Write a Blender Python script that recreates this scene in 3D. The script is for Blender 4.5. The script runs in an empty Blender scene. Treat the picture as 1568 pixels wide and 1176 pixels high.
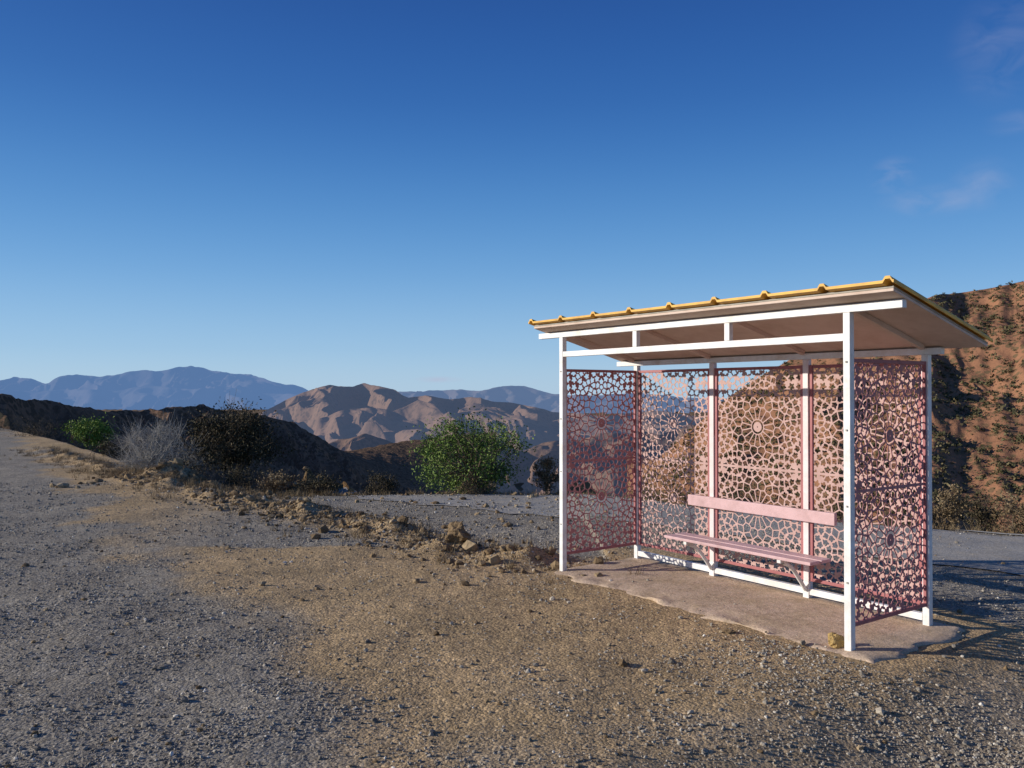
import bpy, math, random
import numpy as np
from mathutils import Vector
random.seed(4); rng=np.random.default_rng(7)
F=1274.0; CX=784.0; HY=602.0; CH=1.7
scene=bpy.context.scene
scene.view_settings.view_transform='Standard'
scene.view_settings.look='None'; scene.view_settings.exposure=0

# ---------------- noise -----------------
def hash2(ix,iy,s):
    M=np.int64(0xffffffff)
    n=(ix.astype(np.int64)*374761393+iy.astype(np.int64)*668265263+np.int64(s)*144269504)&M
    n=((n^(n>>13))*1274126177)&M
    n=((n^(n>>15))*974711)&M
    return ((n^(n>>16))&np.int64(0xffffff))/float(0x1000000)
def noise(x,y,s=0):
    x=np.asarray(x,float);y=np.asarray(y,float)
    ix=np.floor(x);iy=np.floor(y);fx=x-ix;fy=y-iy
    u=fx*fx*fx*(fx*(fx*6-15)+10);v=fy*fy*fy*(fy*(fy*6-15)+10)
    def g(dx,dy):
        a=hash2(ix+dx,iy+dy,s)*2*math.pi
        return np.cos(a)*(fx-dx)+np.sin(a)*(fy-dy)
    return 1.5*((g(0,0)*(1-u)+g(1,0)*u)*(1-v)+(g(0,1)*(1-u)+g(1,1)*u)*v)
def fbm(x,y,o=4,s=0,gain=.5):
    t=0;a=1
    for i in range(o):
        t=t+a*noise(x*2**i,y*2**i,s+i*17);a*=gain
    return t
def ridged(x,y,o=4,s=0,gain=.5,soft=.002):
    t=0;a=1;tot=0
    for i in range(o):
        nz=noise(x*2**i,y*2**i,s+i*13)
        t=t+a*(1-np.sqrt(nz*nz+soft)*1.6);tot+=a;a*=gain
    return t/tot
def sstep(a,b,x):
    t=np.clip((x-a)/(b-a),0,1);return t*t*(3-2*t)

# ---------------- mesh helpers ----------------
def mk(name,V,Fc,mats,smooth=False,attrs=None,matidx=None,parent=None):
    V=np.asarray(V,dtype=np.float32).reshape(-1,3);Fc=np.asarray(Fc,dtype=np.int32)
    me=bpy.data.meshes.new(name)
    me.vertices.add(len(V));me.vertices.foreach_set('co',V.ravel())
    m,k=Fc.shape
    me.loops.add(m*k);me.loops.foreach_set('vertex_index',Fc.ravel())
    me.polygons.add(m);me.polygons.foreach_set('loop_start',np.arange(0,m*k,k,dtype=np.int32))
    me.update(calc_edges=True)
    for mt in mats: me.materials.append(mt)
    if matidx is not None: me.polygons.foreach_set('material_index',np.asarray(matidx,dtype=np.int32))
    me.polygons.foreach_set('use_smooth',np.full(m,bool(smooth)))
    if attrs:
        for n,a in attrs.items():
            at=me.attributes.new(n,'FLOAT','POINT');at.data.foreach_set('value',np.asarray(a,dtype=np.float32))
    me.validate()
    ob=bpy.data.objects.new(name,me);scene.collection.objects.link(ob)
    if parent: ob.parent=parent
    return ob
def gridfaces(nr,nc,wrap=False):
    i=np.arange(nr-1)[:,None];j=np.arange(nc if wrap else nc-1)[None,:]
    j2=(j+1)%nc
    return np.stack([i*nc+j,i*nc+j2,(i+1)*nc+j2,(i+1)*nc+j],-1).reshape(-1,4)

# ---------------- materials ----------------
class NT:
    def __init__(s,name):
        s.m=bpy.data.materials.new(name);s.m.use_nodes=True;s.t=s.m.node_tree;s.n=s.t.nodes
        s.b=s.n['Principled BSDF'];s.out=s.n['Material Output']
        s.geo=s.n.new('ShaderNodeNewGeometry')
    def lk(s,a,b): s.t.links.new(a,b)
    def noise(s,scale,detail=5,rough=.6,vec=None):
        n=s.n.new('ShaderNodeTexNoise');n.inputs['Scale'].default_value=scale;n.inputs['Detail'].default_value=detail
        n.inputs['Roughness'].default_value=rough
        s.lk(vec or s.geo.outputs['Position'],n.inputs['Vector']);return n.outputs['Fac']
    def vor(s,scale,out='Distance',feat='F1'):
        n=s.n.new('ShaderNodeTexVoronoi');n.inputs['Scale'].default_value=scale;n.feature=feat
        s.lk(s.geo.outputs['Position'],n.inputs['Vector']);return n.outputs[out]
    def ramp(s,fac,stops):
        n=s.n.new('ShaderNodeValToRGB');e=n.color_ramp.elements
        while len(e)<len(stops): e.new(.5)
        for el,(p,c) in zip(e,stops):
            el.position=p;el.color=(c[0],c[1],c[2],1) if hasattr(c,'__len__') else (c,c,c,1)
        s.lk(fac,n.inputs[0]);return n.outputs[0]
    def mix(s,fac,a,b,mode='MIX'):
        n=s.n.new('ShaderNodeMix');n.data_type='RGBA';n.blend_type=mode
        for idx,v in ((0,fac),(6,a),(7,b)):
            if isinstance(v,(int,float)): n.inputs[idx].default_value=v
            elif isinstance(v,tuple): n.inputs[idx].default_value=(*v,1)
            else: s.lk(v,n.inputs[idx])
        return n.outputs[2]
    def math(s,op,a,b=0.0,clamp=False):
        n=s.n.new('ShaderNodeMath');n.operation=op;n.use_clamp=clamp
        for i,v in enumerate((a,b)):
            if isinstance(v,(int,float)): n.inputs[i].default_value=v
            else: s.lk(v,n.inputs[i])
        return n.outputs[0]
    def attr(s,name):
        n=s.n.new('ShaderNodeAttribute');n.attribute_name=name;return n.outputs['Fac']
    def bump(s,h,dist,strength=1.0):
        n=s.n.new('ShaderNodeBump');n.inputs['Distance'].default_value=dist;n.inputs['Strength'].default_value=strength
        s.lk(h,n.inputs['Height']);s.lk(n.outputs[0],s.b.inputs['Normal'])
    def col(s,c,rough=.9,spec=.2,metal=0):
        if isinstance(c,tuple): s.b.inputs['Base Color'].default_value=(*c,1)
        else: s.lk(c,s.b.inputs['Base Color'])
        s.b.inputs['Roughness'].default_value=rough;s.b.inputs['Specular IOR Level'].default_value=spec
        s.b.inputs['Metallic'].default_value=metal
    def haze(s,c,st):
        s.b.inputs['Emission Color'].default_value=(*c,1);s.b.inputs['Emission Strength'].default_value=st  # aerial haze painted in as an even glow of the hill material

def paint(name,c,c2,rough=.45,spec=.4,sc=6):
    n=NT(name)
    f=n.ramp(n.noise(sc,6,.7),[(.42,0),(.72,1)])
    col=n.mix(f,c,c2)
    n.col(col,rough,spec);n.bump(n.noise(60,3),.0008,.5);return n.m
m_white=paint('white_paint',(.84,.83,.81),(.66,.60,.53))
m_pinkpost=paint('pinkish_white_post',(.80,.70,.68),(.70,.55,.52))  # pinker tone for the two middle rear posts
m_red=paint('red_oxide_steel',(.40,.14,.14),(.30,.10,.10),.5,.35)
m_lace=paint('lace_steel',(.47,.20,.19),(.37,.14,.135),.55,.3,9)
m_lace_sunlit=paint('sunlit_lace_steel',(.56,.37,.33),(.42,.26,.225),.65,.2,9)  # same lace steel, paler: sunlight on the rear panels put into the colour
m_pink=paint('pink_bench_paint',(.64,.42,.42),(.47,.30,.29),.5,.3)
m_yellow=paint('yellow_sheet',(.82,.45,.06),(.5,.27,.05),.5,.3)
m_ceil=paint('tan_ceiling',(.70,.56,.47),(.56,.42,.33),.8,.1,3)
m_greyedge=paint('grey_panel_edge',(.46,.43,.37),(.3,.27,.22),.8,.1)

# ---------------- terrain -----------------
def G(px,py):
    Y=F*CH/(py-HY);return ((px-CX)/F*Y,Y)
FL=np.array([.486,7.933]);U=np.array([.578,-.816]);Vv=np.array([.816,.578])
def loc(x,y):
    dx=x-FL[0];dy=y-FL[1];return dx*U[0]+dy*U[1],dx*Vv[0]+dy*Vv[1]
edge_px=[(-500,640),(-200,648),(0,655),(60,668),(130,688),(200,712),(250,730),(330,746),(430,757),(560,757),(700,755),(870,757),(980,768),(1100,785),(1250,803),(1425,814),(1568,824)]
ea=[];er=[]
for p,y in edge_px:
    X,Y=G(p,y);ea.append(math.degrees(math.atan2(X,Y)));er.append(math.hypot(X,Y))
ea=[-180,-100]+ea+[50,80,110,180];er=[60,60]+er+[14,25,60,60]
def pdist(x,y,pl):
    d=np.full(np.shape(x),1e9);sgn=np.zeros(np.shape(x))
    for (ax,ay),(bx,by) in zip(pl[:-1],pl[1:]):
        vx,vy=bx-ax,by-ay;L=vx*vx+vy*vy
        t=np.clip(((x-ax)*vx+(y-ay)*vy)/L,0,1)
        dd=np.hypot(x-ax-t*vx,y-ay-t*vy)
        cr=(vx*(y-ay)-vy*(x-ax))
        up=dd<d;d=np.where(up,dd,d);sgn=np.where(up,np.sign(cr),sgn)
    return d,sgn
berm=[G(*p) for p in [(60,690),(250,742),(330,760),(400,772),(480,790),(560,806),(640,826),(700,842),(780,852),(850,864)]]
greyline=[(0.4,-6),(.1,0),(-.3,2.2)]+[G(*p) for p in [(590,1176),(535,1080),(460,985),(325,910),(225,825),(150,762),(85,714),(40,672),(5,655)]]+[(-44,60)]
roadline=[(16,1.5),(9,5.6),(6.6,7.5),(5.0,9.0),(3.9,10.2),(2.3,11.9),(.6,13.2),(-1.2,14.2),(-2.4,15.4),(-3.4,18.5),(-3.8,24)]
def height(x,y,fine=True):
    x=np.asarray(x,float);y=np.asarray(y,float)
    a=np.degrees(np.arctan2(x,y));r=np.hypot(x,y)
    R=np.interp(a,ea,er)
    e=np.maximum(r-R,0)
    z=-190*(1-np.exp(-e/480.))*sstep(-.5,3,e)
    z=z+fbm(x/60,y/60,4,5)*6*sstep(10,120,e)
    for (mx,my,mh,ms) in [(-3.7,16.6,1.1,1.1),(-5.2,17.6,.9,1.3),(-2.2,17.5,.6,.8),(-6.6,16.2,.3,.7),(1.4,15.5,.45,.7)]:
        dd=np.hypot(x-mx,(y-my)*1.3)
        z=z+mh*np.exp(-(dd/ms)**2)*(.8+.5*fbm(x*1.6,y*1.6,3,9))
    near=1-sstep(25,70,r)
    d,sg=pdist(x,y,berm)
    z=z+near*(.075*np.exp(-(d/.38)**2)*(.3+1.5*np.clip(fbm(x*1.5,y*1.5,3,3)+.25,0,2)))
    z=z-near*.05*sstep(0,.8,d)*(sg>0)*(x<1.0)*(r<22)
    dr,_=pdist(x,y,roadline)
    onroad=1-sstep(1.1,1.6,dr)
    rough=(1-onroad)
    z=z+near*rough*(.02*fbm(x*.9,y*.9,3,11)+.004*fbm(x*7,y*7,3,21))
    lx,ly=loc(x,y)
    z=z-near*.13*sstep(3.2,4.2,lx)*(1-sstep(1.4,2.4,ly))
    inslab=(1-sstep(0,.35,np.maximum(np.maximum(-.2-lx,lx-3.3),np.maximum(-.2-ly,ly-1.2))))
    z=z*(1-.85*inslab*near*(np.abs(z)<.1))
    return z
az=np.radians(np.concatenate([np.arange(-180,-60,3.),np.arange(-60,-37,1.),np.arange(-37,37,.12),np.arange(37,60,1.),np.arange(60,180,3.)]))
rr=np.concatenate([np.linspace(.02,2.5,14),2.5*np.exp(np.arange(1,380)*.0078)])
rr=np.concatenate([rr,rr[-1]*np.exp(np.linspace(0.03,math.log(30000/rr[-1]),110))])
A,Rr=np.meshgrid(az,rr);GX=Rr*np.sin(A);GY=Rr*np.cos(A);GZ=height(GX,GY)
def greymask(x,y):
    d,sg=pdist(x,y,greyline)
    s=d*np.where(sg>0,1,-1)
    s=s+.42*fbm(x*.8,y*.8,5,31,.6)*np.clip(np.hypot(x,y)/8,.6,1.6)
    left=sstep(-.3,.4,s)
    nearb=1-sstep(3.2,4.9,y-.35*np.clip(x-.5,0,3)*.7+.9*fbm(x*1.2,y*1.2,4,33))
    d2,sg2=pdist(x,y,berm)
    lot=((sg2>0)&(x<1)|(y>9.2)|((x>1)&(loc(x,y)[1]>1.6)))*1.0*sstep(.25,.7,d2)*sstep(-6,-3,x)
    rightg=sstep(3.3,4.0,loc(x,y)[0])
    return np.clip(np.maximum(np.maximum(left,nearb*.45),np.maximum(lot,rightg*.6)),0,1)
gm=greymask(GX,GY)
Rg=np.interp(np.degrees(A),ea,er);wild=sstep(0,1.0,Rr-Rg)
n=NT('ground_mat')
g=n.attr('grey');w=n.attr('wild')
big=n.noise(1.1,6,.65);mid=n.noise(9,5,.65);fine=n.noise(130,3,.7)
brown=n.mix(n.ramp(big,[(.35,0),(.68,1)]),(.60,.415,.225),(.40,.28,.15))
grey=n.mix(n.ramp(big,[(.35,0),(.68,1)]),(.38,.335,.27),(.27,.235,.19))
c=n.mix(g,brown,grey)
c=n.mix(n.ramp(mid,[(.42,0),(.72,.5)]),c,(.19,.145,.095))
vc=n.vor(55,'Color')
c=n.mix(.7,c,n.ramp(vc,[(.0,.4),(.45,.8),(.75,1.1),(1,1.85)]),'MULTIPLY')
vc2=n.vor(140,'Color');c=n.mix(.65,c,n.ramp(vc2,[(0,.45),(.6,1),(1,1.6)]),'MULTIPLY')
wildc=n.mix(n.ramp(n.noise(.8,6,.7),[(.4,0),(.6,1)]),(.30,.165,.07),(.10,.085,.05))
c=n.mix(w,c,wildc)
n.col(c,.95,.1)
hgt=n.math('ADD',n.math('MULTIPLY',n.vor(55),-.6),n.math('MULTIPLY',n.vor(22),-.5))
hgt=n.math('ADD',hgt,n.math('MULTIPLY',mid,.5));hgt=n.math('ADD',hgt,n.math('MULTIPLY',fine,.45))
n.bump(hgt,.012,.9)
ground=mk('ground',np.stack([GX,GY,GZ],-1),gridfaces(len(rr),len(az),True),[n.m],True,{'grey':gm.ravel(),'wild':wild.ravel()})

# road
rl=np.array(roadline);seg=np.r_[0,np.cumsum(np.hypot(*np.diff(rl,axis=0).T))]
ts=np.linspace(0,seg[-1],160)
rx=np.interp(ts,seg,rl[:,0]);ry=np.interp(ts,seg,rl[:,1])
k=np.ones(15)/15
rx=np.convolve(np.pad(rx,7,mode='edge'),k,'valid');ry=np.convolve(np.pad(ry,7,mode='edge'),k,'valid')
tx=np.gradient(rx);ty=np.gradient(ry);L=np.hypot(tx,ty);nx,ny=-ty/L,tx/L
def strip(name,o0,o1,nw,dz,mat,jit=0,i0=0,i1=None):
    oo=np.linspace(o0,o1,nw)
    O=np.tile(oo[None,:],(len(rx),1))
    if jit:
        O[:,0]+=jit*fbm(ts*1.2,ts*0+3,4,41);O[:,-1]+=jit*fbm(ts*1.2,ts*0+8,4,43)
    X=(rx[:,None]+nx[:,None]*O)[i0:i1];Y=(ry[:,None]+ny[:,None]*O)[i0:i1]
    Z=height(X,Y)+dz
    return mk(name,np.stack([X,Y,Z],-1),gridfaces(len(X),nw),[mat],True)
n=NT('asphalt_mat');c=n.mix(n.ramp(n.noise(1.4,6,.7),[(.35,0),(.7,1)]),(.27,.255,.235),(.37,.345,.31))
c=n.mix(n.ramp(n.noise(3.5,7,.75),[(.42,0),(.66,.75)]),c,(.44,.37,.28))
c=n.mix(.6,c,n.ramp(n.vor(60,'Color'),[(0,.5),(1,1.6)]),'MULTIPLY');n.col(c,.9,.1);n.bump(n.noise(70,4),.008,.9);m_asph=n.m
n=NT('concrete_edge_mat');c=n.mix(n.ramp(n.noise(2.2,6,.7),[(.4,0),(.7,1)]),(.58,.52,.42),(.40,.35,.27));n.col(c,.9,.1);n.bump(n.noise(30,5),.006,.8);m_edge=n.m
strip('road',-1.15,1.15,12,.012,m_asph,.3)
strip('road_shoulder',-1.66,-1.36,4,.012,m_edge,.08,0,75)

# ---------------- mountains ----------------
def make_range(name,tab,Yc0,fb,zb,mat,spw,spa,rough,nc=600,nr=160,seed=0,Yc1=None,pxr=None,back=1.6,pw=1.0,crestvar=.06,stretch=2.5,wobble=.6,edge=.1,gain=.4,shear=0,soft=.002):
    p0,p1=pxr or (tab[0][0],tab[-1][0])
    px=np.linspace(p0,p1,nc);yy=np.interp(px,[t[0] for t in tab],[t[1] for t in tab])
    kk=np.ones(5)/5;yy=np.convolve(np.pad(yy,2,mode='edge'),kk,'valid')
    ta=(px-CX)/F
    Yc=np.full(nc,float(Yc0)) if Yc1 is None else np.interp(px,Yc1[0],Yc1[1])
    Yc=Yc*(1+crestvar*fbm(px/120.,px*0,3,seed))
    zc=CH+(HY-yy)/F*Yc
    s=np.r_[np.linspace(0,1,int(nr*.8)),np.linspace(1,2,int(nr*.2)+1)[1:]]
    S=s[:,None]
    Y=np.where(S<=1,Yc*(fb+(1-fb)*S),Yc*(1+(back-1)*(S-1)))
    X=Y*ta
    sc=np.clip(S,0,1)
    prof=np.where(S<=1,sc**pw,1-(S-1)**1.1*1.2)
    Z=zb+(zc-zb)*prof
    env=np.where(S<=1,edge+(1-edge)*np.sin(np.pi*sc**1.3)**.6,edge)
    wx=X/spw+wobble*fbm(X/spw/2.2,Y/spw/2.2,3,seed+5)+shear*Y/spw;wy=Y/(spw*stretch)+.3*fbm(X/spw/2,Y/spw/2,2,seed+6)
    rg=ridged(wx,wy,5,seed+9,gain,soft)
    Z=Z+spa*env*(rg-.72)*2.2
    Z=Z+rough*fbm(X/spw*3,Y/spw*3,4,seed+20)*(.35+.65*np.minimum(env*1.5,1))
    return mk(name,np.stack([X,Y,Z],-1),gridfaces(len(s),nc),[mat],True),(X,Y,Z)

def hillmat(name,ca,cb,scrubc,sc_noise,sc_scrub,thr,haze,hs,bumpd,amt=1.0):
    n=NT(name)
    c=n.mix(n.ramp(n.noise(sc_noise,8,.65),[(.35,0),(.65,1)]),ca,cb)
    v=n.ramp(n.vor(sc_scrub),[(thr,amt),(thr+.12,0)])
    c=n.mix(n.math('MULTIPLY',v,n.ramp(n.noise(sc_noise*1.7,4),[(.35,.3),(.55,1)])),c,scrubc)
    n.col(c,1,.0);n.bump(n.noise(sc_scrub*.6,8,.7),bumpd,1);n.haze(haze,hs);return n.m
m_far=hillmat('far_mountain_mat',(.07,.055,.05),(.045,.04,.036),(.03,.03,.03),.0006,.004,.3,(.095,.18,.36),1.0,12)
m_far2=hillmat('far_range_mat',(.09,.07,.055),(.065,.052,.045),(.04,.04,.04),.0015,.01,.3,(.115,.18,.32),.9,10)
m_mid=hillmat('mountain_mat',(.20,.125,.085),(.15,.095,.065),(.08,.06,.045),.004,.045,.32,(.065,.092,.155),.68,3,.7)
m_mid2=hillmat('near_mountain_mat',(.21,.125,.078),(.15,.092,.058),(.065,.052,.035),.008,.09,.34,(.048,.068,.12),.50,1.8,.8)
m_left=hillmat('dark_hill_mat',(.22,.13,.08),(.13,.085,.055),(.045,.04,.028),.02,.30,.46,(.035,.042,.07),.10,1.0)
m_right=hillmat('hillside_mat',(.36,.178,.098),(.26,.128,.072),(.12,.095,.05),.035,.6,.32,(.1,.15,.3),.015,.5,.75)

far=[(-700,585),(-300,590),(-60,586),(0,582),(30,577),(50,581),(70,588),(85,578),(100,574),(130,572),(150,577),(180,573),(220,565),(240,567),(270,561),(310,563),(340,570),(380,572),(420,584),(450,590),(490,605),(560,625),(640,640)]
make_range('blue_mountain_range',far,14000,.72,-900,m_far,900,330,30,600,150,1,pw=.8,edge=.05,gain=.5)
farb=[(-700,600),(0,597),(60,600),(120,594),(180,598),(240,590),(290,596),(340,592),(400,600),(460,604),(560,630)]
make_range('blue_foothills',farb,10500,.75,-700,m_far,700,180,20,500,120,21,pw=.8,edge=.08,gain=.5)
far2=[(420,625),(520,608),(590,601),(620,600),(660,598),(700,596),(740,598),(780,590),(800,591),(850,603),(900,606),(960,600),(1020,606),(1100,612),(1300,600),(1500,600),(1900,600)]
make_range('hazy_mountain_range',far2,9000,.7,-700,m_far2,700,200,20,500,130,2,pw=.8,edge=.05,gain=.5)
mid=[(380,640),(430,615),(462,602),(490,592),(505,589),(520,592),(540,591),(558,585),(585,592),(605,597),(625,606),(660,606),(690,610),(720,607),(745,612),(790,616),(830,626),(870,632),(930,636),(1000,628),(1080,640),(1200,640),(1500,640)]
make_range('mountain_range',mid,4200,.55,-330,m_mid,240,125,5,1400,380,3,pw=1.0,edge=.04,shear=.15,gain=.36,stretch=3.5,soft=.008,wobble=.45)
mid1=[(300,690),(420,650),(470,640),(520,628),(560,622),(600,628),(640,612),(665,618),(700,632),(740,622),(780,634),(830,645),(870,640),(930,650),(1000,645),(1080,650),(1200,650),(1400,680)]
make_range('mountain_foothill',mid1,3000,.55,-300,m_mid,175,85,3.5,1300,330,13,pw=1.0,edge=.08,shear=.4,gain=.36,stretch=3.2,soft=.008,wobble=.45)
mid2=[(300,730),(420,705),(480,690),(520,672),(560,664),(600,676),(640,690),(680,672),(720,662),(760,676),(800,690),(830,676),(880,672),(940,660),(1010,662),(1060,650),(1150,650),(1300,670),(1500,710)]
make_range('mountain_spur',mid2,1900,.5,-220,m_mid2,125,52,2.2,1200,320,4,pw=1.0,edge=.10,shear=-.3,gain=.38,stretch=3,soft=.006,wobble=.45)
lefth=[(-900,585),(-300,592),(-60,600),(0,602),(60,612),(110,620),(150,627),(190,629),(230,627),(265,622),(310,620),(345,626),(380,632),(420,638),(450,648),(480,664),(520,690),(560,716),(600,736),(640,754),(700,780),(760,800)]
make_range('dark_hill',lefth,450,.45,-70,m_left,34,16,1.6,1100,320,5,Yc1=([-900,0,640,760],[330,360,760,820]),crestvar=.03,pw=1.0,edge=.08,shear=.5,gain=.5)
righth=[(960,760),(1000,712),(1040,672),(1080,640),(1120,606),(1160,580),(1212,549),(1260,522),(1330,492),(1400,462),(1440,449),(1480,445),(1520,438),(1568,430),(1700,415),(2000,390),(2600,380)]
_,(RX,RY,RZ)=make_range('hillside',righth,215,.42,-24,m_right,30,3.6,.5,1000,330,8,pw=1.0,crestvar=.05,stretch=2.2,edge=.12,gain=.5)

def ico():
    t=(1+5**.5)/2
    v=np.array([[-1,t,0],[1,t,0],[-1,-t,0],[1,-t,0],[0,-1,t],[0,1,t],[0,-1,-t],[0,1,-t],[t,0,-1],[t,0,1],[-t,0,-1],[-t,0,1]],float)
    v/=np.linalg.norm(v[0])
    f=np.array([[0,11,5],[0,5,1],[0,1,7],[0,7,10],[0,10,11],[1,5,9],[5,11,4],[11,10,2],[10,7,6],[7,1,8],[3,9,4],[3,4,2],[3,2,6],[3,6,8],[3,8,9],[4,9,5],[2,4,11],[6,2,10],[8,6,7],[9,8,1]])
    return v,f
IV,IF=ico()
def leafmat(name,c1,c2,c3=None):
    n=NT(name);a=n.attr('rnd')
    c=n.ramp(a,[(0,c1),(.6,c2),(1,c3 or c2)])
    n.col(c,.75,.15)
    return n.m
def leafquads(P,size,rnd=None):
    N=len(P)
    d1=rng.normal(size=(N,3));d1/=np.linalg.norm(d1,axis=1)[:,None]
    d2=np.cross(d1,rng.normal(size=(N,3)));d2/=np.linalg.norm(d2,axis=1)[:,None]
    s=(size*(.6+.8*rng.random(N)))[:,None]
    V=np.stack([P-d1*s,P-d2*s*.5,P+d1*s,P+d2*s*.5],1).reshape(-1,3)
    Fq=np.arange(N*4).reshape(-1,4)
    return V,Fq
m_scrub=leafmat('scrub_leaf',(.065,.06,.03),(.115,.105,.05),(.18,.145,.075))
nsc=16500
ii=rng.integers(0,int(RX.shape[0]*.81),nsc);jj=rng.integers(0,int(RX.shape[1]*.75),nsc)
dens=fbm(RX[ii,jj]/14,RY[ii,jj]/14,3,77);keep=dens*.4+rng.random(nsc)*.9>.08
ii=ii[keep];jj=jj[keep];C=np.stack([RX[ii,jj],RY[ii,jj],RZ[ii,jj]],-1)
C[:,:2]+=rng.normal(size=(len(C),2))*.15
rad=.25+.55*rng.random(len(C))**2.2
M=18
P=C[:,None,:]+rng.normal(size=(len(C),M,3))*rad[:,None,None]*np.array([.5,.5,.32])+np.array([0,0,.25])*rad[:,None,None]
V,Fq=leafquads(P.reshape(-1,3),np.repeat(rad*.42,M))
cl=np.repeat(np.clip(rng.random(len(C)),0,1),M*4)
mk('hillside_scrub',V,Fq,[m_scrub],False,{'rnd':cl})

# ---------------- stones ----------------
def stones(name,pos,rads,mat,flat=.65,sink=.25,seed=1):
    N=len(pos);r2=np.random.default_rng(seed)
    var=[]
    for k in range(14):
        v=IV*(1+.32*(r2.random((12,1))-.5)*2)*np.array([1,.6+.5*r2.random(),flat+.3*r2.random()]);var.append(v)
    var=np.array(var)
    vi=r2.integers(0,14,N);ang=r2.random(N)*6.283;ti=(r2.random(N)-.5)*.8
    v=var[vi]*rads[:,None,None]
    c,s=np.cos(ti)[:,None],np.sin(ti)[:,None]
    y=v[...,1]*c-v[...,2]*s;z=v[...,1]*s+v[...,2]*c;x=v[...,0]
    c,s=np.cos(ang)[:,None],np.sin(ang)[:,None]
    X=x*c-y*s+pos[:,0:1];Y=x*s+y*c+pos[:,1:2];Z=z+pos[:,2:3]+(rads*(.5-sink))[:,None]
    V=np.stack([X,Y,Z],-1).reshape(-1,3)
    Fc=(IF[None]+12*np.arange(N)[:,None,None]).reshape(-1,3)
    return mk(name,V,Fc,[mat],False,{'rnd':np.repeat(r2.random(N),12)})
n=NT('gravel_mat');c=n.ramp(n.attr('rnd'),[(0,(.15,.125,.095)),(.35,(.27,.235,.19)),(.7,(.38,.335,.27)),(.93,(.48,.41,.32)),(1,(.70,.65,.57))])
c=n.mix(.5,c,n.ramp(n.noise(80,4),[(.3,.6),(.7,1.3)]),'MULTIPLY');n.col(c,.9,.15);m_gravel=n.m
n=NT('rock_mat');c=n.ramp(n.attr('rnd'),[(0,(.12,.08,.045)),(.5,(.26,.18,.10)),(1,(.38,.29,.18))])
c=n.mix(.6,c,n.ramp(n.noise(18,6),[(.3,.5),(.7,1.4)]),'MULTIPLY');n.col(c,.9,.1);n.bump(n.noise(25,5),.02,.8);m_rock=n.m
def inslab(x,y,m=0):
    a,b=loc(x,y);return (a>-.15-m)&(a<3.4+m)&(b>-.18-m)&(b<1.2+m)
N=155000
Yg=3.0*np.exp(rng.random(N)**1.1*math.log(16/3.0));ag=np.tan(np.radians((rng.random(N)-.5)*70));Xg=Yg*ag
gmk=greymask(Xg,Yg);dr,_=pdist(Xg,Yg,roadline)
clump=np.clip(fbm(Xg*1.5,Yg*1.5,3,55)+.65,.05,1.5)
dens=(.22+.56*gmk)*clump
dbm,_=pdist(Xg,Yg,berm);dens+=.8*np.exp(-(dbm/.5)**2)
lxs,lys=loc(Xg,Yg);dens+=.7*(lxs>2.4)*(lys<-.15)*sstep(-1.6,-.3,lys)
dens=dens*np.where((dr<1.3)&(Xg>3.2),.1,1)
kp=(rng.random(N)<dens)&(~inslab(Xg,Yg)|(rng.random(N)<.12))
Xg,Yg=Xg[kp],Yg[kp];dr=dr[kp]
rg_=.0033*np.exp(rng.normal(size=len(Xg))*.48)*(1+Yg/11)
rg_=np.minimum(rg_,.028)
hz=height(Xg,Yg)+np.where(inslab(Xg,Yg),.015,0)+np.where(dr<1.2,.010,0)
stones('gravel',np.stack([Xg,Yg,hz],-1),rg_,m_gravel,seed=3)
def along(pl,N,w):
    pl=np.array(pl);sg=np.r_[0,np.cumsum(np.hypot(*np.diff(pl,axis=0).T))];t=rng.random(N)*sg[-1]
    return np.interp(t,sg,pl[:,0])+rng.normal(size=N)*w,np.interp(t,sg,pl[:,1])+rng.normal(size=N)*w
bx,by=along(berm[2:],1700,.38);b2x,b2y=along([(-7.5,16),(-5,16.2),(-3.7,15.6),(-2,15.5)],500,.6)
b3x=rng.random(700)*12-5;b3y=3.3+rng.random(700)**1.3*9
kk=~inslab(b3x,b3y,.1);b3x=b3x[kk];b3y=b3y[kk]
b4x=rng.random(220)*4-2.5;b4y=10.5+rng.random(220)*4
xx=np.r_[bx,b2x,b3x,b4x];yy=np.r_[by,b2y,b3y,b4y]
rad=np.r_[.017*np.exp(rng.normal(size=1700)*.65),.035*np.exp(rng.normal(size=500)*.6),.0115*np.exp(rng.normal(size=len(b3x))*.45),.024*np.exp(rng.normal(size=220)*.5)]
stones('rocks',np.stack([xx,yy,height(xx,yy)],-1),np.minimum(rad,.12),m_rock,seed=5)
def rock(name,px,py,r,mat,sc=(1,1,1),seed=0):
    import bmesh
    bm=bmesh.new();bmesh.ops.create_icosphere(bm,subdivisions=4,radius=1)
    V=np.array([v.co[:] for v in bm.verts]);Fc=np.array([[v.index for v in f.verts] for f in bm.faces]);bm.free()
    d=1+.28*fbm(V[:,0]*1.3+seed,V[:,1]*1.3+V[:,2]*1.7,3,seed)+.1*np.abs(noise(V[:,0]*3+V[:,2]*2,V[:,1]*3,seed))
    for q in range(9):
        nn=rng.normal(size=3);nn/=np.linalg.norm(nn);dp=V@nn;d=np.where(dp>.72,d*(.72/np.maximum(dp,.72)),d)
    X,Y=G(px,py);V=V*d[:,None]*r*np.array(sc)
    V+=np.array([X,Y,float(height(np.array([X]),np.array([Y]))[0])+r*sc[2]*.6])
    return mk(name,V,Fc,[mat],False,{'rnd':np.full(len(V),.35)})
rock('boulder',703,843,.14,m_rock,(1,.9,.85),3)
n=NT('ochre_rock');n.col(n.mix(n.noise(12,5),(.50,.34,.12),(.36,.24,.11)),.9,.1);n.bump(n.noise(30,5),.02,.7);m_och=n.m
rock('stone_block',1279,990,.062,m_och,(1,.8,1.05),6)
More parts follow.
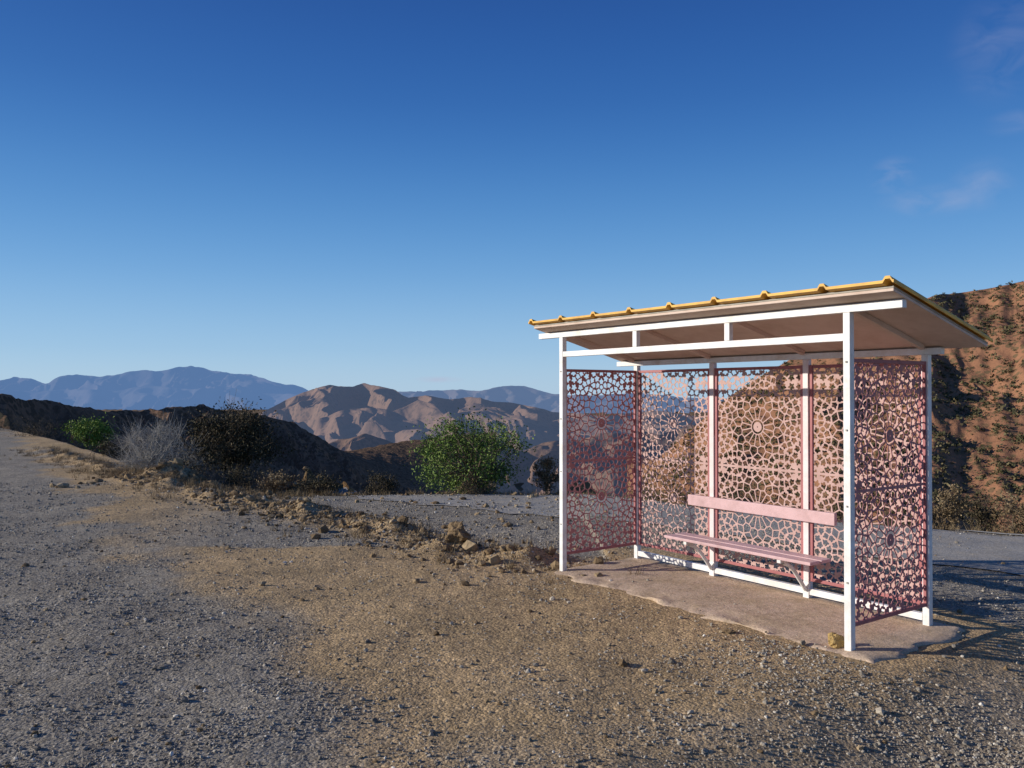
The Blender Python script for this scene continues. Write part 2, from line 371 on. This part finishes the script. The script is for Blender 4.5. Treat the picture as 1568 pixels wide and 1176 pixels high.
rock('stone',1116,968,.035,m_rock,(1.3,.9,.5),8)

# ---------------- shelter ----------------
ang=math.atan2(U[1],U[0])
def empty(name):
    e=bpy.data.objects.new(name,None);scene.collection.objects.link(e);e.location=(FL[0],FL[1],0);e.rotation_euler=(0,0,ang);return e
shel=empty('bus_shelter');bench=empty('bench')
def box(name,x0,x1,y0,y1,z0,z1,mat,parent,bev=.003,slope=None):
    import bmesh
    bm=bmesh.new();bmesh.ops.create_cube(bm,size=1)
    for v in bm.verts:
        v.co=Vector((x0+(v.co.x+.5)*(x1-x0),y0+(v.co.y+.5)*(y1-y0),z0+(v.co.z+.5)*(z1-z0)))
    if bev: bmesh.ops.bevel(bm,geom=bm.edges[:],offset=bev,segments=2,affect='EDGES',profile=.5)
    if slope:
        for v in bm.verts: v.co.z+=slope*(v.co.y-y0)
    me=bpy.data.meshes.new(name);bm.to_mesh(me);bm.free();me.materials.append(mat)
    ob=bpy.data.objects.new(name,me);scene.collection.objects.link(ob);ob.parent=parent;return ob
h=.025;D=.97
for i,t in enumerate((0,3)):
    box('front_post_%d'%i,t-h,t+h,-h,h,-.03,2.231,m_white,shel)
box('front_top_beam',-.35,3.385,-h,h,2.232,2.284,m_white,shel)
box('front_lower_beam',h,3-h,-h+.002,h-.002,2.045,2.095,m_white,shel)
for i in (1,2): box('beam_strut_%d'%i,i-h,i+h,-h+.003,h-.003,2.096,2.231,m_white,shel)
for i in range(4):
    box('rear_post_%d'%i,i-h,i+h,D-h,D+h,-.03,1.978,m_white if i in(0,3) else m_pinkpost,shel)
    if i in (1,2): box('post_foot_%d'%i,i-h-.003,i+h+.003,D-h-.003,D+h+.003,.021,.15,m_white,shel)
box('rear_top_beam',-.28,3.12,D-h,D+h,1.979,2.027,m_white,shel)
for i in range(3): box('rear_bottom_beam_%d'%i,i+h+.004,i+1-h-.004,D-h+.003,D+h-.003,.05,.10,m_white,shel)
for t in (0,3):
    for k,zz in enumerate((.45,.95,1.45,1.9)):
        box('bolt_%d_%d'%(t,k),t-.006,t+.006,-h-.006,-h-.0005,zz,zz+.012,m_greyedge,shel,.001)
# roof
SL=-.258;RY0=-.15;ZU=2.325
def zu(d): return ZU+SL*(d-RY0)
box('ceiling_panel',-.26,3.40,RY0,1.03,ZU,ZU+.018,m_ceil,shel,.002,SL)
box('roof_core',-.262,3.402,RY0-.002,1.032,ZU+.019,ZU+.032,m_greyedge,shel,.002,SL)
for i,t in enumerate((0,1,2,3)):
    box('rafter_%d'%i,t-.018,t+.018,h+.004,D-h-.03,zu(h)-.037,zu(h)-.002,m_ceil,shel,.002,SL)
pitch=(3.69)/8
xs=[]
for k in range(9):
    c=-.245+k*pitch*.985
    xs+=[(c-.032,0),(c-.015,.025),(c+.015,.025),(c+.032,0)]
xs=[(-.285,0)]+xs+[(3.43,0)]
top=np.array([[a,b] for a,b in xs]);bot=top-np.array([0,.018])
Vr=[];npf=len(top);yl=[RY0-.05,1.045]
for yv in yl:
    for (a,b) in top: Vr.append((a,yv,ZU+.0515+b+SL*(yv-RY0)))
    for (a,b) in bot: Vr.append((a,yv,ZU+.0515+b+SL*(yv-RY0)))
Fr=[]
for k in range(npf-1):
    a=k;b=k+1;o=2*npf
    Fr+= [(a,b,b+o,a+o),(a+npf,a+npf+o,b+npf+o,b+npf),(a,a+npf,b+npf,b),(a+o,b+o,b+npf+o,a+npf+o)]
Fr+=[(0,2*npf,3*npf,npf),(npf-1,2*npf-1,4*npf-1,3*npf-1)]
mk('corrugated_roof_sheet',Vr,Fr,[m_yellow],False,None,None,shel)

# lace pattern
PW,PH=.89,1.72
MY=.86
cs=[(PW/2,MY+.36),(PW/2,MY-.36)]
def seeds():
    Q=[]
    cy=.36
    def add(x,y,md,snap=.018):
        if x<-.001 or y<-.001 or x>PW/2+.03 or y>PH-MY+.03: return
        if x<snap: x=0
        if y<snap: y=0
        if x!=0 and x<md/2: return
        if y!=0 and y<md/2: return
        if all(math.hypot(x-a,y-b)>md for a,b,_ in Q): Q.append((x,y,0))
    add(0,cy,.01)
    for Rk,nk,off,md in ((.130,16,0,.03),(.218,16,.5,.03),(.270,16,0,.03),(.318,32,.5,.03),(.352,16,0,.046)):
        for q in range(nk):
            a=(q+off)*2*math.pi/nk;add(max(0,Rk*math.cos(a)) if abs(math.cos(a))<1e-6 else Rk*math.cos(a),cy+Rk*math.sin(a),md)
    for Rk,nk,off in ((.385,24,0),(.44,24,.5),(.495,32,0),(.55,32,.5),(.605,40,0),(.66,40,.5)):
        for q in range(nk):
            a=(q+off)*2*math.pi/nk;add(Rk*math.cos(a) if abs(math.cos(a))>1e-6 else 0,cy+Rk*math.sin(a),.047,.024)
    # fill remaining pockets
    for b in np.arange(0,PH-MY+.03,.012):
        for a in np.arange(0,PW/2+.03,.012):
            if math.hypot(a,b-cy)>.36: add(a,b,.050,.012)
    S=set()
    for x,y,_ in Q:
        for sx in (-1,1):
            for sy in (-1,1): S.add((round(PW/2+sx*x,5),round(MY+sy*y,5)))
    return np.array(sorted(S))
SD=seeds()
nxg,nyg=int(PW/.0042),int(PH/.0042)
gx=np.linspace(0,PW,nxg+1);gy=np.linspace(0,PH,nyg+1)
GXp,GYp=np.meshgrid(gx,gy)
P2=np.stack([GXp.ravel(),GYp.ravel()],-1)
dd=((P2[:,None,:]-SD[None])**2).sum(-1)
idx=np.argpartition(dd,4,axis=1)[:,:5]
dsel=np.take_along_axis(dd,idx,1);o=np.argsort(dsel,1);idx=np.take_along_axis(idx,o,1);dsel=np.take_along_axis(dsel,o,1)
best=np.full(len(P2),9.)
for q in (1,2,3,4):
    sep=np.linalg.norm(SD[idx[:,q]]-SD[idx[:,0]],axis=1)
    best=np.minimum(best,(dsel[:,q]-dsel[:,0])/(2*sep))
dcs=np.array([np.hypot(P2[:,0]-c[0],P2[:,1]-c[1]) for c in cs]);rc=dcs.min(0);wc=dcs.argmin(0)
ccx=np.array(cs)[wc]
own=SD[idx[:,0]]
rown=np.hypot(own[:,0]-ccx[:,0],own[:,1]-ccx[:,1])
th=np.arctan2(P2[:,1]-own[:,1],P2[:,0]-own[:,0]);th0=np.arctan2(own[:,1]-ccx[:,1],own[:,0]-ccx[:,0])
ro=np.sqrt(dsel[:,0])
pt=np.abs(((th-th0)*5/(2*math.pi))%1-.5)*2
starR=.0185+.018*pt**1.1
f=.0048-best
f=np.where(rown>.29,np.maximum(f,ro-starR),f)
f=np.maximum(f,.044-rc)
f=np.where(rc<.010,rc-.006,f)
f=np.maximum(f,np.minimum(.010-np.abs(P2[:,1]-MY),.01))
f=f.reshape(nyg+1,nxg+1)
Vp=[];vidx={}
def vid(k,p):
    if k not in vidx: vidx[k]=len(Vp);Vp.append(p)
    return vidx[k]
fl=f.tolist();gxl=gx.tolist();gyl=gy.tolist()
polys=[]
for j in range(nyg):
    for i in range(nxg):
        c=((i,j),(i+1,j),(i+1,j+1),(i,j+1));vals=[fl[b][a] for a,b in c]
        if max(vals)<=0: continue
        poly=[]
        for q in range(4):
            a,b=c[q];a2,b2=c[(q+1)%4];v1,v2=vals[q],vals[(q+1)%4]
            if v1>0: poly.append(vid((a,b),(gxl[a],gyl[b])))
            if (v1>0)!=(v2>0):
                t=v1/(v1-v2);key=((a,b),(a2,b2)) if (a,b)<(a2,b2) else ((a2,b2),(a,b))
                poly.append(vid(key,(gxl[a]+t*(gxl[a2]-gxl[a]),gyl[b]+t*(gyl[b2]-gyl[b]))))
        if len(poly)>=3: polys.append(poly)
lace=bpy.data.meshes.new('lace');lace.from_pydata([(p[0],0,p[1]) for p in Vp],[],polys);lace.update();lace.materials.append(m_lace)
lace_b=lace.copy();lace_b.materials.clear();lace_b.materials.append(m_lace_sunlit)
Z0=.16
def panel(name,ox,oy,rot,lm):
    e=bpy.data.objects.new(name,None);scene.collection.objects.link(e);e.parent=shel;e.location=(ox,oy,Z0);e.rotation_euler=(0,0,rot)
    l=bpy.data.objects.new(name+'_lace',lm);scene.collection.objects.link(l);l.parent=e;l.location=(.025,0,.025)
    md=l.modifiers.new('s','SOLIDIFY');md.thickness=.003;md.offset=0
    W=PW+.05;H=PH+.05
    box(name+'_frame_a',0,.026,-.012,.012,0,H,m_red,e,.002)
    box(name+'_frame_b',W-.026,W,-.012,.012,0,H,m_red,e,.002)
    box(name+'_frame_c',.027,W-.027,-.011,.011,0,.026,m_red,e,.002)
    box(name+'_frame_d',.027,W-.027,-.011,.011,H-.026,H,m_red,e,.002)
    for k,zz in enumerate((.12,.6,1.15,1.65)):
        box(name+'_hinge_%d'%k,-.008,-.001,-.018,.018,zz,zz+.05,m_red,e,.001)
        box(name+'_hinge_b%d'%k,W+.001,W+.008,-.018,.018,zz,zz+.05,m_red,e,.001)
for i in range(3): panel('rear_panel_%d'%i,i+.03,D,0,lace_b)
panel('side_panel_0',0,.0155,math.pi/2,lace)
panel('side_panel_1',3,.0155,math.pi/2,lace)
# bench
box('seat_slat_1',.76,2.30,.575,.70,.375,.40,m_pink,bench,.004)
box('seat_slat_2',.765,2.305,.715,.84,.376,.401,m_pink,bench,.004)
box('backrest',.745,2.29,.905,.94,.65,.748,m_pink,bench,.004)
def tube(name,pts,r,mat,parent):
    cu=bpy.data.curves.new(name,'CURVE');cu.dimensions='3D';cu.bevel_depth=r;cu.bevel_resolution=2
    sp=cu.splines.new('BEZIER');sp.bezier_points.add(len(pts)-1)
    for b,p in zip(sp.bezier_points,pts): b.co=p;b.handle_left_type=b.handle_right_type='AUTO'
    ob=bpy.data.objects.new(name,cu);scene.collection.objects.link(ob);cu.materials.append(mat);ob.parent=parent
for i in (1,2):
    box('seat_arm_%d'%i,i-.018,i+.018,.59,D-h-.004,.345,.373,m_white,bench)
    tube('seat_bracket_%d'%i,[(i,.64,.345),(i,.74,.30),(i,.86,.18),(i,.935,.09)],.017,m_white,bench)

# slab
n=NT('slab_mat');c=n.mix(n.ramp(n.noise(3.0,7,.7),[(.35,0),(.7,1)]),(.64,.48,.36),(.48,.355,.23))
c=n.mix(n.ramp(n.noise(14,6,.7),[(.45,0),(.75,.7)]),c,(.30,.22,.145))
c=n.mix(.45,c,n.ramp(n.vor(120,'Color'),[(0,.5),(.6,1),(1,1.5)]),'MULTIPLY')
n.col(c,.95,.1);n.bump(n.noise(22,7,.7),.012,.8)
sx=np.linspace(-.10,3.25,140);sy=np.linspace(-.16,1.16,60)
SX,SY=np.meshgrid(sx,sy)
ex=np.clip(np.minimum.reduce([(SX+.10),(3.25-SX),(SY+.16),(1.16-SY)])/.08,0,1)
wob=.09*fbm(SX*3,SY*3,4,91)
SZ=.022+.005*fbm(SX*2,SY*2,3,93)-.03*(1-ex)**2-np.where(ex<=0,.2,0)
fr=np.clip((SY+.16)/.28,0,1);SZ=SZ-.022*(1-fr)*(.8+1.2*fbm(SX*4,SY*4,4,95))
sl=mk('concrete_slab',np.stack([SX+wob*(1-ex),SY+wob*(1-ex),SZ],-1),gridfaces(60,140),[n.m],True)
sl.location=(FL[0],FL[1],0);sl.rotation_euler=(0,0,ang)

# ---------------- vegetation ----------------
n=NT('bark_mat');n.col(n.mix(n.noise(20,4),(.10,.075,.05),(.17,.13,.09)),.9,.1);m_bark=n.m
n=NT('pale_twig');n.col(n.mix(n.noise(20,4),(.31,.285,.25),(.45,.42,.37)),.9,.1);m_pale=n.m
def sticks(segs):
    V=[];Fc=[];c=0
    for (p,q,r0,r1) in segs:
        p=np.array(p);q=np.array(q);d=q-p;d/=max(np.linalg.norm(d),1e-6)
        a=np.cross(d,[.3,.5,.8]);a/=np.linalg.norm(a);b=np.cross(d,a)
        for (o,r) in ((p,r0),(q,r1)):
            for k in range(4):
                t=k*math.pi/2;V.append(o+r*(a*math.cos(t)+b*math.sin(t)))
        for k in range(4): Fc.append((c+k,c+(k+1)%4,c+4+(k+1)%4,c+4+k))
        c+=8
    return np.array(V),np.array(Fc)
def bush(name,x,y,z0,w,h,leafm,barkm,nclump,nleaf,leaf,trunk=.03,spread=.16,low=.1,twigs=0,seed=0,irr=.3):
    r=np.random.default_rng(seed);C=[]
    while len(C)<nclump:
        p=r.uniform(-1,1,3);l=np.linalg.norm(p)
        a=math.atan2(p[1],p[0]);lim=.80+irr*1.3*float(noise(np.array([a*1.4+seed]),np.array([p[2]*1.5]),seed)[0])
        if l<lim and l>.25: C.append(p)
    C=np.array(C);zc=low+(1-low)*(C[:,2]*.5+.5)
    P=np.stack([C[:,0]*w/2,C[:,1]*w/2,zc*h],-1)
    segs=[];base=np.array([0,0,-.15])
    stems=[np.array([r.normal()*.12*w,r.normal()*.12*w,h*(.25+.15*r.random())]) for _ in range(5)]
    for s in stems: segs.append((base+r.normal(size=3)*.03,s,trunk,trunk*.6))
    for p in P:
        s=min(stems,key=lambda s:np.linalg.norm(s-p));m=(s+p)/2+r.normal(size=3)*.06*w*np.array([1,1,.5])
        segs.append((s,m,trunk*.5,trunk*.3));segs.append((m,p,trunk*.3,trunk*.12))
        for _ in range(twigs):
            e=p+r.normal(size=3)*spread*w*.54+np.array([0,0,.05*h]);segs.append((p+(m-p)*r.random()*.5,e,trunk*.14,trunk*.07))
    SV,SF=sticks(segs);off=np.array([x,y,z0])
    Vs=SV+off;idx=np.zeros(len(SF),int);rn=np.zeros(len(SV))
    if nleaf:
        L=(P[:,None,:]+r.normal(size=(nclump,nleaf,3))*spread*w*.5*np.array([1,1,.75])*(.6+.8*r.random((nclump,1,1)))).reshape(-1,3)
        L[:,2]=np.maximum(L[:,2],.02)
        LV,LF=leafquads(L,np.full(len(L),leaf));LV=LV+off
        cr=np.clip(np.repeat(r.random(nclump)*.6,nleaf)+r.random(nclump*nleaf)*.4,0,1)
        Fc=np.vstack([SF,LF+len(SV)]);Vs=np.vstack([Vs,LV]);idx=np.r_[idx,np.ones(len(LF),int)];rn=np.r_[rn,np.repeat(cr,4)]
    else: Fc=SF
    return mk(name,Vs,Fc,[barkm,leafm],False,{'rnd':rn},idx)
m_green=leafmat('green_leaf',(.075,.12,.025),(.14,.215,.045),(.24,.29,.08))
m_bright=leafmat('bright_leaf',(.10,.16,.03),(.17,.25,.045),(.27,.31,.08))
m_olive=leafmat('olive_leaf',(.035,.032,.018),(.075,.062,.033),(.12,.09,.05))
m_dry=leafmat('dry_leaf',(.11,.075,.04),(.22,.155,.085),(.35,.27,.16))
def at(px,Y): return (px-CX)/F*Y
def zt(py,Y): return CH-(py-HY)/F*Y
def B(name,px0,px1,pyt,pyb,Y,*a,**k):
    x=at((px0+px1)/2,Y);w=(px1-px0)/F*Y;z1=zt(pyt,Y);z0=zt(pyb,Y)
    return bush(name,x,Y,z0,w,z1-z0,*a,**k)
B('green_bush',636,804,648,762,15.2,m_green,m_bark,90,120,.024,seed=2,spread=.14,irr=.6,twigs=3)
B('dark_bush',286,438,626,728,20,m_olive,m_bark,150,90,.032,seed=4,twigs=8,spread=.15,irr=.35)
B('bare_bush',180,298,652,738,18.5,m_dry,m_pale,130,0,.02,seed=5,twigs=16,trunk=.019,spread=.2,low=.0,irr=.9)
B('bright_bush',105,168,642,692,27,m_bright,m_bark,50,70,.035,seed=6,spread=.18,irr=.5)
B('dry_shrub',812,862,690,760,15.5,m_dry,m_bark,50,40,.02,seed=7,twigs=8,trunk=.014,low=0)
B('dry_shrub',690,760,728,768,14.6,m_dry,m_bark,50,30,.018,seed=8,twigs=8,trunk=.01,low=0)
i=9
for (a,b,t,bt,Y,m) in [(330,400,715,752,16.5,m_olive),(395,450,722,752,16,m_dry),(250,330,705,752,17,m_olive),(560,610,728,756,18,m_olive),(150,200,672,706,23,m_olive),(455,520,728,756,15.5,m_olive),
    (20,90,640,676,33,m_olive),(-60,20,635,668,38,m_olive),(1425,1475,742,815,13,m_dry),(1470,1530,755,818,14,m_olive),(1520,1600,765,822,12.5,m_dry),(1380,1440,750,812,15,m_olive),(1600,1700,740,822,14,m_olive),(1240,1330,745,806,16,m_dry),(1090,1180,740,790,17,m_olive),(960,1040,738,775,18,m_dry)]:
    B('scrub_bush',a,b,t,bt,Y,m,m_bark,40,45,.02,seed=i,twigs=5,trunk=.012,low=0,spread=.22,irr=.6);i+=1
# dry grass
gl=[]
for (pl,N,w) in [(berm[:5],520,.4),(berm[4:],160,.4),([(-9,18),(-6.5,15.5),(-4,14.3),(-2,14.8),(0,14.9),(1.5,14.4),(3,13),(5,11.3),(6.5,10.5)],900,.3)]:
    a,b=along(pl,N,w);gl.append(np.stack([a,b],-1))
gl=np.vstack(gl);gz=height(gl[:,0],gl[:,1]);K=14
base=np.repeat(np.stack([gl[:,0],gl[:,1],gz],-1),K,0)+rng.normal(size=(len(gl)*K,3))*np.array([.03,.03,0])
hh=np.repeat(.05+.11*rng.random(len(gl))**2,K)*(.6+.6*rng.random(len(base)))
tip=base+np.stack([rng.normal(size=len(base))*.45*hh,rng.normal(size=len(base))*.45*hh,hh],-1)
sd=rng.normal(size=(len(base),3))*np.array([1,1,0]);sd=sd/np.linalg.norm(sd,axis=1)[:,None]*.0035
V=np.stack([base-sd,base+sd,tip],1).reshape(-1,3)
mk('dry_grass',V,np.arange(len(V)).reshape(-1,3),[m_dry],False,{'rnd':np.repeat(rng.random(len(base)),3)})

# ---------------- world, sun, camera ----------------
SE=17.0
sdir=Vector((-math.cos(math.radians(SE)),.03,math.sin(math.radians(SE)))).normalized()
L=bpy.data.lights.new('sun','SUN');L.energy=5.0;L.angle=math.radians(.5);L.color=(1,.94,.84)
so=bpy.data.objects.new('sun',L);scene.collection.objects.link(so);so.rotation_euler=sdir.to_track_quat('Z','Y').to_euler();so.location=(-20,0,20)
w=bpy.data.worlds.new('World');scene.world=w;w.use_nodes=True;nt=w.node_tree;bg=nt.nodes['Background']
sky=nt.nodes.new('ShaderNodeTexSky');sky.sky_type='NISHITA';sky.sun_disc=False;sky.sun_elevation=math.radians(SE);sky.sun_rotation=math.radians(270)
sky.altitude=1300;sky.air_density=1.0;sky.dust_density=.3;sky.ozone_density=3.0
tc=nt.nodes.new('ShaderNodeTexCoord')
def vm(op,a,b=None):
    q=nt.nodes.new('ShaderNodeVectorMath');q.operation=op
    for k,v in enumerate((a,b)):
        if v is None: continue
        if isinstance(v,tuple): q.inputs[k].default_value=v
        else: nt.links.new(v,q.inputs[k])
    return q
def mth(op,a,b):
    q=nt.nodes.new('ShaderNodeMath');q.operation=op;q.use_clamp=False
    for k,v in enumerate((a,b)):
        if isinstance(v,(int,float)): q.inputs[k].default_value=v
        else: nt.links.new(v,q.inputs[k])
    return q.outputs[0]
dirv=tc.outputs['Generated']
BS=.11
sp=nt.nodes.new('ShaderNodeSeparateXYZ');nt.links.new(dirv,sp.inputs[0])
cr=nt.nodes.new('ShaderNodeValToRGB');cr.color_ramp.interpolation='B_SPLINE'
stops=[(0.0,(.42,.60,.79)),(.05,(.34,.56,.80)),(.14,(.15,.385,.73)),(.24,(.06,.23,.58)),(.33,(.024,.135,.45)),(.45,(.011,.075,.33)),(1.0,(.014,.05,.19))]
e=cr.color_ramp.elements
while len(e)<len(stops): e.new(.5)
for el,(p,c) in zip(e,stops): el.position=p;el.color=(*c,1)
nt.links.new(sp.outputs[2],cr.inputs[0])
sc_=vm('SCALE',cr.outputs[0]);sc_.inputs['Scale'].default_value=1/BS
mb=nt.nodes.new('ShaderNodeMix');mb.data_type='RGBA';mb.inputs[0].default_value=.85;nt.links.new(sky.outputs[0],mb.inputs[6]);nt.links.new(sc_.outputs[0],mb.inputs[7])
tot=None
for (px,py,rx_,rz_,st) in [(1370,268,.024,.018,.4),(1435,305,.05,.016,.35),(1505,282,.03,.025,.28),(1540,70,.045,.05,.2),(1562,185,.03,.012,.2),(672,581,.028,.004,.8),(800,583,.02,.006,.45)]:
    d=Vector(((px-CX)/F,1,(HY-py)/F)).normalized()
    s=vm('SUBTRACT',dirv,tuple(d));s2=vm('MULTIPLY',s.outputs[0],(1/rx_,1/rx_,1/rz_));l=vm('LENGTH',s2.outputs[0])
    mr=nt.nodes.new('ShaderNodeMapRange');mr.interpolation_type='SMOOTHSTEP';nt.links.new(l.outputs['Value'],mr.inputs[0])
    mr.inputs[1].default_value=0.1;mr.inputs[2].default_value=1.3;mr.inputs[3].default_value=st;mr.inputs[4].default_value=0
    tot=mr.outputs[0] if tot is None else mth('MAXIMUM',tot,mr.outputs[0])
sc=vm('MULTIPLY',dirv,(14,14,26));nz=nt.nodes.new('ShaderNodeTexNoise');nz.inputs['Scale'].default_value=1.6;nz.inputs['Detail'].default_value=4;nz.inputs['Distortion'].default_value=.6
nt.links.new(sc.outputs[0],nz.inputs['Vector'])
mr=nt.nodes.new('ShaderNodeMapRange');nt.links.new(nz.outputs['Fac'],mr.inputs[0]);mr.inputs[1].default_value=.36;mr.inputs[2].default_value=.75
fac=mth('MULTIPLY',tot,mr.outputs[0])
mx=nt.nodes.new('ShaderNodeMix');mx.data_type='RGBA';nt.links.new(fac,mx.inputs[0]);nt.links.new(mb.outputs[2],mx.inputs[6]);mx.inputs[7].default_value=(4.2,4.4,5.8,1)
nt.links.new(mx.outputs[2],bg.inputs['Color']);bg.inputs['Strength'].default_value=BS
cam=bpy.data.cameras.new('camera');co=bpy.data.objects.new('camera',cam);scene.collection.objects.link(co)
cam.sensor_width=36;cam.lens=F/1568*36;co.location=(0,0,CH);co.rotation_euler=(math.radians(90+.63),0,0);cam.clip_end=60000;cam.clip_start=.05
scene.camera=co
